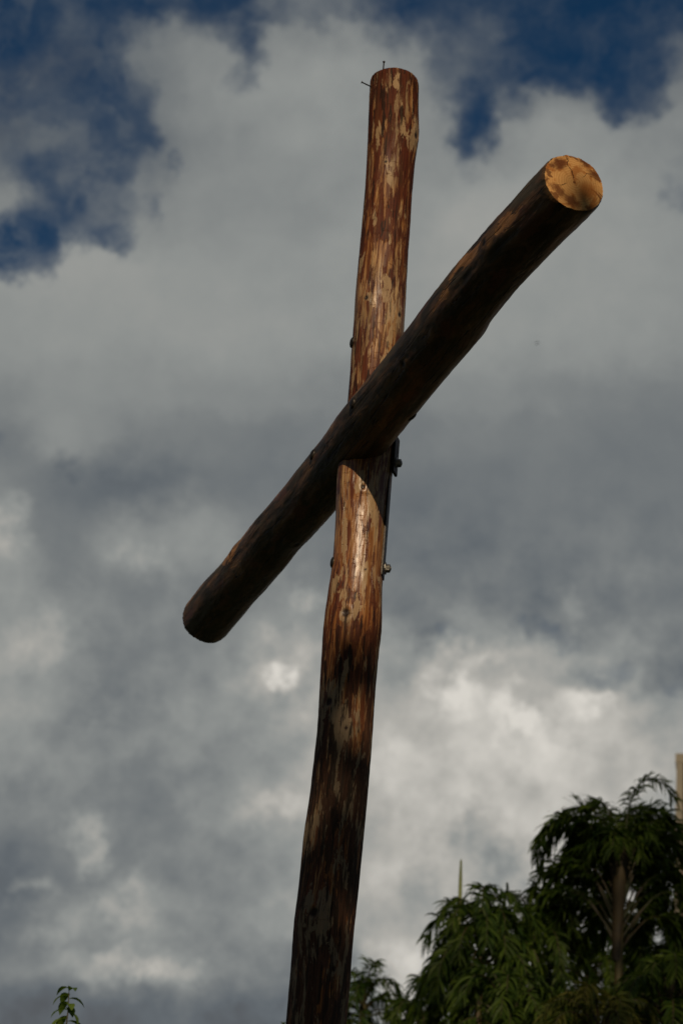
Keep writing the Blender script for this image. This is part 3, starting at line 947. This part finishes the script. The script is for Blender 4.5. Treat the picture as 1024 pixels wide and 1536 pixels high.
PALMS = [  # seed, crown point in the picture, distance, fronds, length, leaflet, options
    (1, 930, 1290, 20.0, 120, 1.40, 0.17, 'tallest cane palm on the right with a round drooping crown and bare olive stem',
     dict(low=0.80, tilts=(1.02, 1.45), bend=(6.0, 9.5), bare=0.30, clear=1.0, stem_r=0.036)),
    (2, 722, 1395, 19.0, 48, 0.78, 0.16, 'palm with a pale unopened spear leaf standing above its crown', dict(low=0.4, tilts=(0.1, 1.3), bend=(4.5, 7.5))),
    (3, 545, 1500, 22.0, 28, 0.66, 0.14, 'small palm top just right of the foot of the post', dict(low=0.25, bend=(4, 7))),
    (4, 630, 1530, 20.5, 30, 0.66, 0.14, 'low palm filling the dip between two others', dict(low=0.3, bend=(4, 7))),
    (5, 802, 1395, 20.5, 36, 0.84, 0.15, 'dark palm below the left side of the tallest palm', dict(low=0.5, bend=(4, 7))),
    (6, 1030, 1445, 21.0, 34, 0.80, 0.15, 'palm cut by the right edge of the photo beside the building', dict(low=0.5, bend=(4, 7))),
    (7, 900, 1545, 17.0, 30, 0.70, 0.15, 'yellowish palm crown lowest at the bottom right', dict(low=0.2, yellow=True, bend=(4, 7))),
    (8, 760, 1520, 18.0, 34, 0.78, 0.15, 'dark low palm under the palm with the spear leaf', dict(low=0.3, bend=(4, 7))),
    (9, 1000, 1500, 18.5, 34, 0.84, 0.15, 'dark low palm in the bottom right corner', dict(low=0.3, bend=(4, 7))),
    (10, 880, 1440, 23.0, 40, 1.0, 0.16, 'dark palm seen behind the bare stem of the tallest palm', dict(low=0.6, bend=(4, 7))),
    (12, 955, 1425, 23.5, 40, 1.0, 0.16, 'dark palm seen between the tallest palm and the building', dict(low=0.6, bend=(4, 7))),
    (11, 690, 1500, 23.0, 36, 0.86, 0.15, 'dark palm farther back between the spear leaf palm and the dip', dict(low=0.4, bend=(4, 7))),
]
for (sd, px, py, dist, nfr, ln, lf, lab, opt) in PALMS:
    foot, top = at_ground(px, py, dist)
    if sd == 2:
        opt['spear'] = 0.0
    r_ = palm(sd, foot, top, nfr, ln, lf, lab, **opt)
    if sd == 1:      # brown fibrous leaf bases widening up the stem
        v2, f2 = [], []
        A, B = spot(924, 1440, dist), spot(930, 1268, dist)
        tube([A, A.lerp(B, .3), A.lerp(B, .65), B], [0.040, 0.046, 0.058, 0.078], 10, v2, f2)
        v2 = [q + Vector((0.012 * noise.noise(Vector((q.x * 40, q.y * 40, q.z * 3))), 0, 0.05 * noise.noise(Vector((q.x * 60, q.y * 60, q.z * 2))))) for q in v2]
        mesh_obj('leaf_sheath', v2, f2, M_SHEATH, r_)
    if sd == 2:
        s0 = spot(689, 1365, dist)
        v2, f2 = [], []
        e0 = spot(691, 1288, dist)
        tube([spot(687, 1420, dist), s0, s0.lerp(e0, 0.6), e0.lerp(s0, 0.05), e0], [0.017, 0.017, 0.014, 0.008, 0.001], 8, v2, f2)
        mesh_obj('spear_leaf', v2, f2, M_SPEAR, r_)


# ------------------------------------------------------------------ broad-leaved sapling tips at the lower left
M_SAP = leaf_material('sapling_leaf', (0.060, 0.120, 0.018), (0.16, 0.24, 0.045), 0.35)
M_TWIG = plain('sapling_twig', (0.07, 0.06, 0.03), 0.7, 0.0, 10, 0.4)


def leaf_blade(at, d, n, ln, wd, vs, fs, lv, tv, droop):
    b0 = len(vs)
    prof = (0.06, 0.62, 0.98, 0.92, 0.55, 0.03)
    p = at.copy()
    d = d.normalized()
    for s, w in enumerate(prof):
        ax = d.cross(n)
        ax.normalize()
        nn = ax.cross(d)
        vs.extend((p + ax * (wd * w * .5) + nn * (wd * w * .14), p, p - ax * (wd * w * .5) + nn * (wd * w * .14)))
        lv.extend((tv,) * 3)
        d = (d + Vector((0, 0, -1)) * droop / 5).normalized()
        p = p + d * (ln / 5)
    for s in range(5):
        a = b0 + s * 3
        fs.append((a, a + 1, a + 4, a + 3))
        fs.append((a + 1, a + 2, a + 5, a + 4))


def sapling(seed, px, py, px0, py0, dist, label, nleaf, ln):
    rng = random.Random(seed)
    top, low = spot(px, py, dist), spot(px0, py0, dist)
    foot = Vector((low.x - 0.05, low.y + 0.05, 0))
    root = empty('leafy_sapling', foot, label, 'sapling', 'sapling tips behind the cross')
    path = [foot, foot.lerp(low, 0.5) + Vector((0.05, 0, 0)), low, low.lerp(top, 0.5) + Vector((0.004, 0, 0)), top]
    vs, fs = [], []
    tube(path, [0.016, 0.011, 0.004, 0.003, 0.0015], 8, vs, fs)
    mesh_obj('trunk', vs, fs, M_TWIG, root)
    lvs, lfs, lv = [], [], []
    for i in range(nleaf):
        k = i / max(1, nleaf - 1)
        at = top.lerp(low, k * 1.25)
        az = i * 2.4 + seed + rng.uniform(-.4, .4)
        d = Vector((math.cos(az), math.sin(az) * 0.7, 0.55 - 0.8 * k * rng.random()))
        leaf_blade(at, d, Vector((0, 0, 1)), ln * rng.uniform(0.75, 1.15) * (0.8 + 0.4 * k), ln * 0.42, lvs, lfs, lv, rng.random(), rng.uniform(1.2, 2.6))
    # more foliage further down the stem, below the frame
    for i in range(60):
        k = rng.random()
        at = low.lerp(foot, 0.15 + 0.6 * k)
        az = rng.uniform(0, 6.28)
        leaf_blade(at, Vector((math.cos(az), math.sin(az), 0.2)), Vector((0, 0, 1)), ln * 1.3, ln * 0.5, lvs, lfs, lv, rng.random(), 1.5)
    mesh_obj('crown', lvs, lfs, M_SAP, root, True, {'leaf': lv})


sapling(3, 104, 1482, 99, 1545, 11.5, 'leafy green sapling tip alone at the lower left corner of the sky', 20, 0.10)
sapling(8, 424, 1534, 420, 1580, 14.0, 'single small leaf peeping in just left of the foot of the post', 6, 0.075)

# ------------------------------------------------------------------ building at the right edge
M_WALL = plain('cream_render', (0.52, 0.42, 0.31), 0.85, 0.0, 1.5, 0.14)
M_FRAME = plain('grey_render', (0.30, 0.27, 0.21), 0.85, 0.0, 1.5, 0.14)
M_GLASS = plain('window_glass', (0.03, 0.035, 0.04), 0.1, 0.0, 2.0, 0.3)
M_RAIL = plain('balcony_panel', (0.30, 0.21, 0.17), 0.6, 0.0, 2.0, 0.2)


def wbox(vs, fs, x0, x1, y0, y1, z0, z1):
    b = len(vs)
    vs.extend([(x0, y0, z0), (x1, y0, z0), (x1, y1, z0), (x0, y1, z0), (x0, y0, z1), (x1, y0, z1), (x1, y1, z1), (x0, y1, z1)])
    fs.extend([tuple(b + i for i in f) for f in ((0, 3, 2, 1), (4, 5, 6, 7), (0, 1, 5, 4), (1, 2, 6, 5), (2, 3, 7, 6), (3, 0, 4, 7))])


def wpart(name, boxes, mat, parent):
    vs, fs = [], []
    for bx in boxes:
        wbox(vs, fs, *bx)
    return mesh_obj(name, vs, fs, mat, parent, smooth=False)


BD = 42.0
tl = spot(1014, 1130, BD)
BX, BY, BZ = tl.x, tl.y, tl.z
bld = empty('apartment_building', (BX, BY, 0), 'cream block of flats with recessed balconies cut off by the right edge', 'building')
Wd, Dp = 14.0, 10.0
wpart('wall', [(BX + 0.02, BX + Wd - .02, BY + 1.4, BY + Dp, 0, BZ - 0.25)], M_WALL, bld)
wpart('roof', [(BX - 0.02, BX + Wd, BY, BY + Dp + .05, BZ - 0.17, BZ)], M_FRAME, bld)
piers = [(BX + k * 3.5 - (0 if k == 0 else .1), BX + k * 3.5 + 0.12, BY + 0.01, BY + 1.39, 0, BZ - 0.172) for k in range(4)]
piers.append((BX + Wd - .14, BX + Wd - .02, BY + 0.01, BY + 1.39, 0, BZ - 0.172))
wpart('pier', piers, M_FRAME, bld)
nfl = 6
fh = BZ / nfl
for k in range(nfl):
    zt = BZ - 0.172 - k * fh
    for c in range(4):
        x0, x1 = BX + c * 3.5 + 0.125, BX + (c + 1) * 3.5 - 0.105 - (0.04 if c == 3 else 0)
        if k:
            wpart('balcony_slab', [(x0, x1, BY + 0.03, BY + 1.38, zt, zt + 0.15)], M_FRAME, bld)
        wpart('balcony_panel', [(x0, x1, BY + 0.06, BY + 0.12, zt - fh + 0.16, zt - fh + 0.95)], M_RAIL, bld)
        wv_ = wpart('window', [(x0 + 0.8, x0 + 2.4, BY + 1.36, BY + 1.397, zt - fh + 0.25, zt - 0.5)], M_FRAME, bld)
        wpart('pane', [(x0 + 0.88, x0 + 1.57, BY + 1.35, BY + 1.358, zt - fh + 0.33, zt - 0.58), (x0 + 1.63, x0 + 2.32, BY + 1.35, BY + 1.358, zt - fh + 0.33, zt - 0.58)],
              M_GLASS, wv_)
bld.rotation_euler = (0, 0, R(-11))

# ------------------------------------------------------------------ a bird far off
bc = EYE + aim(805, 515) * 260.0
bird = empty('bird', bc, 'tiny dark bird far off in the grey cloud right of the crossbeam', 'bird')
M_BIRD = plain('bird_feather', (0.03, 0.028, 0.026), 0.8, 0.0, 20, 0.3)
rings = [(-.16, .004, .0), (-.12, .018, .0), (-.05, .040, .0), (.03, .046, .004), (.09, .030, .012), (.125, .026, .018), (.15, .014, .016), (.175, .003, .010)]
vs, fs = [], []
for (x, r, z) in rings:
    for j in range(10):
        t = 2 * math.pi * j / 10
        vs.append(bc + Vector((x, math.cos(t) * r, z + math.sin(t) * r)))
for i in range(len(rings) - 1):
    for j in range(10):
        k = (j + 1) % 10
        fs.append((i * 10 + j, i * 10 + k, (i + 1) * 10 + k, (i + 1) * 10 + j))
for sg in (1, -1):                                    # wings: root, wrist, tip; then the tail fan
    b = len(vs)
    for (y, z, xl, xt) in ((.02, .02, .07, -.05), (.13, .07, .085, -.05), (.24, .06, .03, -.04), (.33, .03, -.05, -.065)):
        for x, zz in ((xl, .006), (xt, .0), (xl - .01, -.004)):
            vs.append(bc + Vector((x, y * sg, z + zz)))
    for i in range(3):
        for j in range(3):
            k = (j + 1) % 3
            fs.append((b + i * 3 + j, b + i * 3 + k, b + (i + 1) * 3 + k, b + (i + 1) * 3 + j))
b = len(vs)
vs.extend([bc + Vector(q) for q in ((-.13, .012, .004), (-.13, -.012, .004), (-.25, -.045, 0), (-.25, .045, 0), (-.13, .012, -.004), (-.13, -.012, -.004))])
fs.extend([(b, b + 1, b + 2, b + 3), (b + 4, b + 3, b + 2, b + 5)])
mesh_obj('body', vs, fs, M_BIRD, bird)

# ------------------------------------------------------------------ unseen trees behind the viewer: one shades the foot of the cross, others added to dim light
M_TREE = leaf_material('tree_leaf', (0.030, 0.055, 0.014), (0.060, 0.095, 0.025), 0.25)
M_TRUNK = plain('tree_bark', (0.12, 0.085, 0.06), 0.9, 0.0, 6, 0.5)


def shade_tree(seed, foot, top_z, rx, rz, n, label):
    rng = random.Random(seed)
    root = empty('shade_tree', foot, label, 'tree', 'trees behind the viewer')
    f0 = Vector(foot)
    ctr = f0 + Vector((0, 0, top_z - rz))
    vs, fs = [], []
    tube([f0, f0 + Vector((.2, 0, top_z * .3)), ctr, ctr + Vector((0, 0, rz * .6))], [.35, .28, .18, .05], 10, vs, fs)
    clumps = []
    for i in range(70):
        a, h = rng.uniform(0, 6.283), rng.uniform(-0.9, 0.93)
        rr = math.sqrt(1 - h * h) * rng.uniform(0.55, 0.95)
        q = ctr + Vector((math.cos(a) * rr * rx, math.sin(a) * rr * rx, h * rz))
        clumps.append(q)
        if i < 24:
            st = f0.lerp(ctr, 0.75 + 0.3 * rng.random())
            tube([st, st.lerp(q, .5) + Vector((0, 0, .3)), q], [.10, .06, .015], 6, vs, fs)
    mesh_obj('trunk', vs, fs, M_TRUNK, root)
    lvs, lfs, lv = [], [], []
    for i in range(n):
        q = rng.choice(clumps) + Vector((rng.gauss(0, .75), rng.gauss(0, .75), rng.gauss(0, .55)))
        q.z = min(q.z, top_z + rng.uniform(-.25, .25))
        d = Vector((rng.uniform(-1, 1), rng.uniform(-1, 1), rng.uniform(-.8, .3)))
        leaf_blade(q, d, Vector((rng.uniform(-.4, .4), rng.uniform(-.4, .4), 1)), rng.uniform(.28, .42), .18, lvs, lfs, lv, rng.random(), .8)
    mesh_obj('crown', lvs, lfs, M_TREE, root, True, {'leaf': lv})


def shade_top(z, y):
    """height at which a tree at y throws the top of its shade on the post at z"""
    return z - 1.4 + (POST_Y - y) * math.tan(R(SUN_EL))


shade_tree(5, (-0.3, -7.0, 0), shade_top(5.0, -7.0), 4.2, 5.2, 9000, 'broad leafy tree behind the viewer shading the foot of the cross')
shade_tree(11, (-9.5, -8.0, 0), 17.0, 4.6, 6.0, 7000, 'unseen leafy tree added behind the viewer on the left to dim the sky light')  # added to keep low sky light off the cross
shade_tree(12, (16.0, -5.0, 0), 18.0, 4.8, 7.0, 7000, 'unseen leafy tree added behind the viewer on the far right to dim the sky light')  # added as well, blocks low sky light from the right
shade_tree(9, (3.3, -7.0, 0), 26.5, 3.8, 4.4, 800, 'unseen tall bare stemmed tree added behind the viewer to shade the palms')  # added blocker: high thin crown half shades the palms, clears the cross
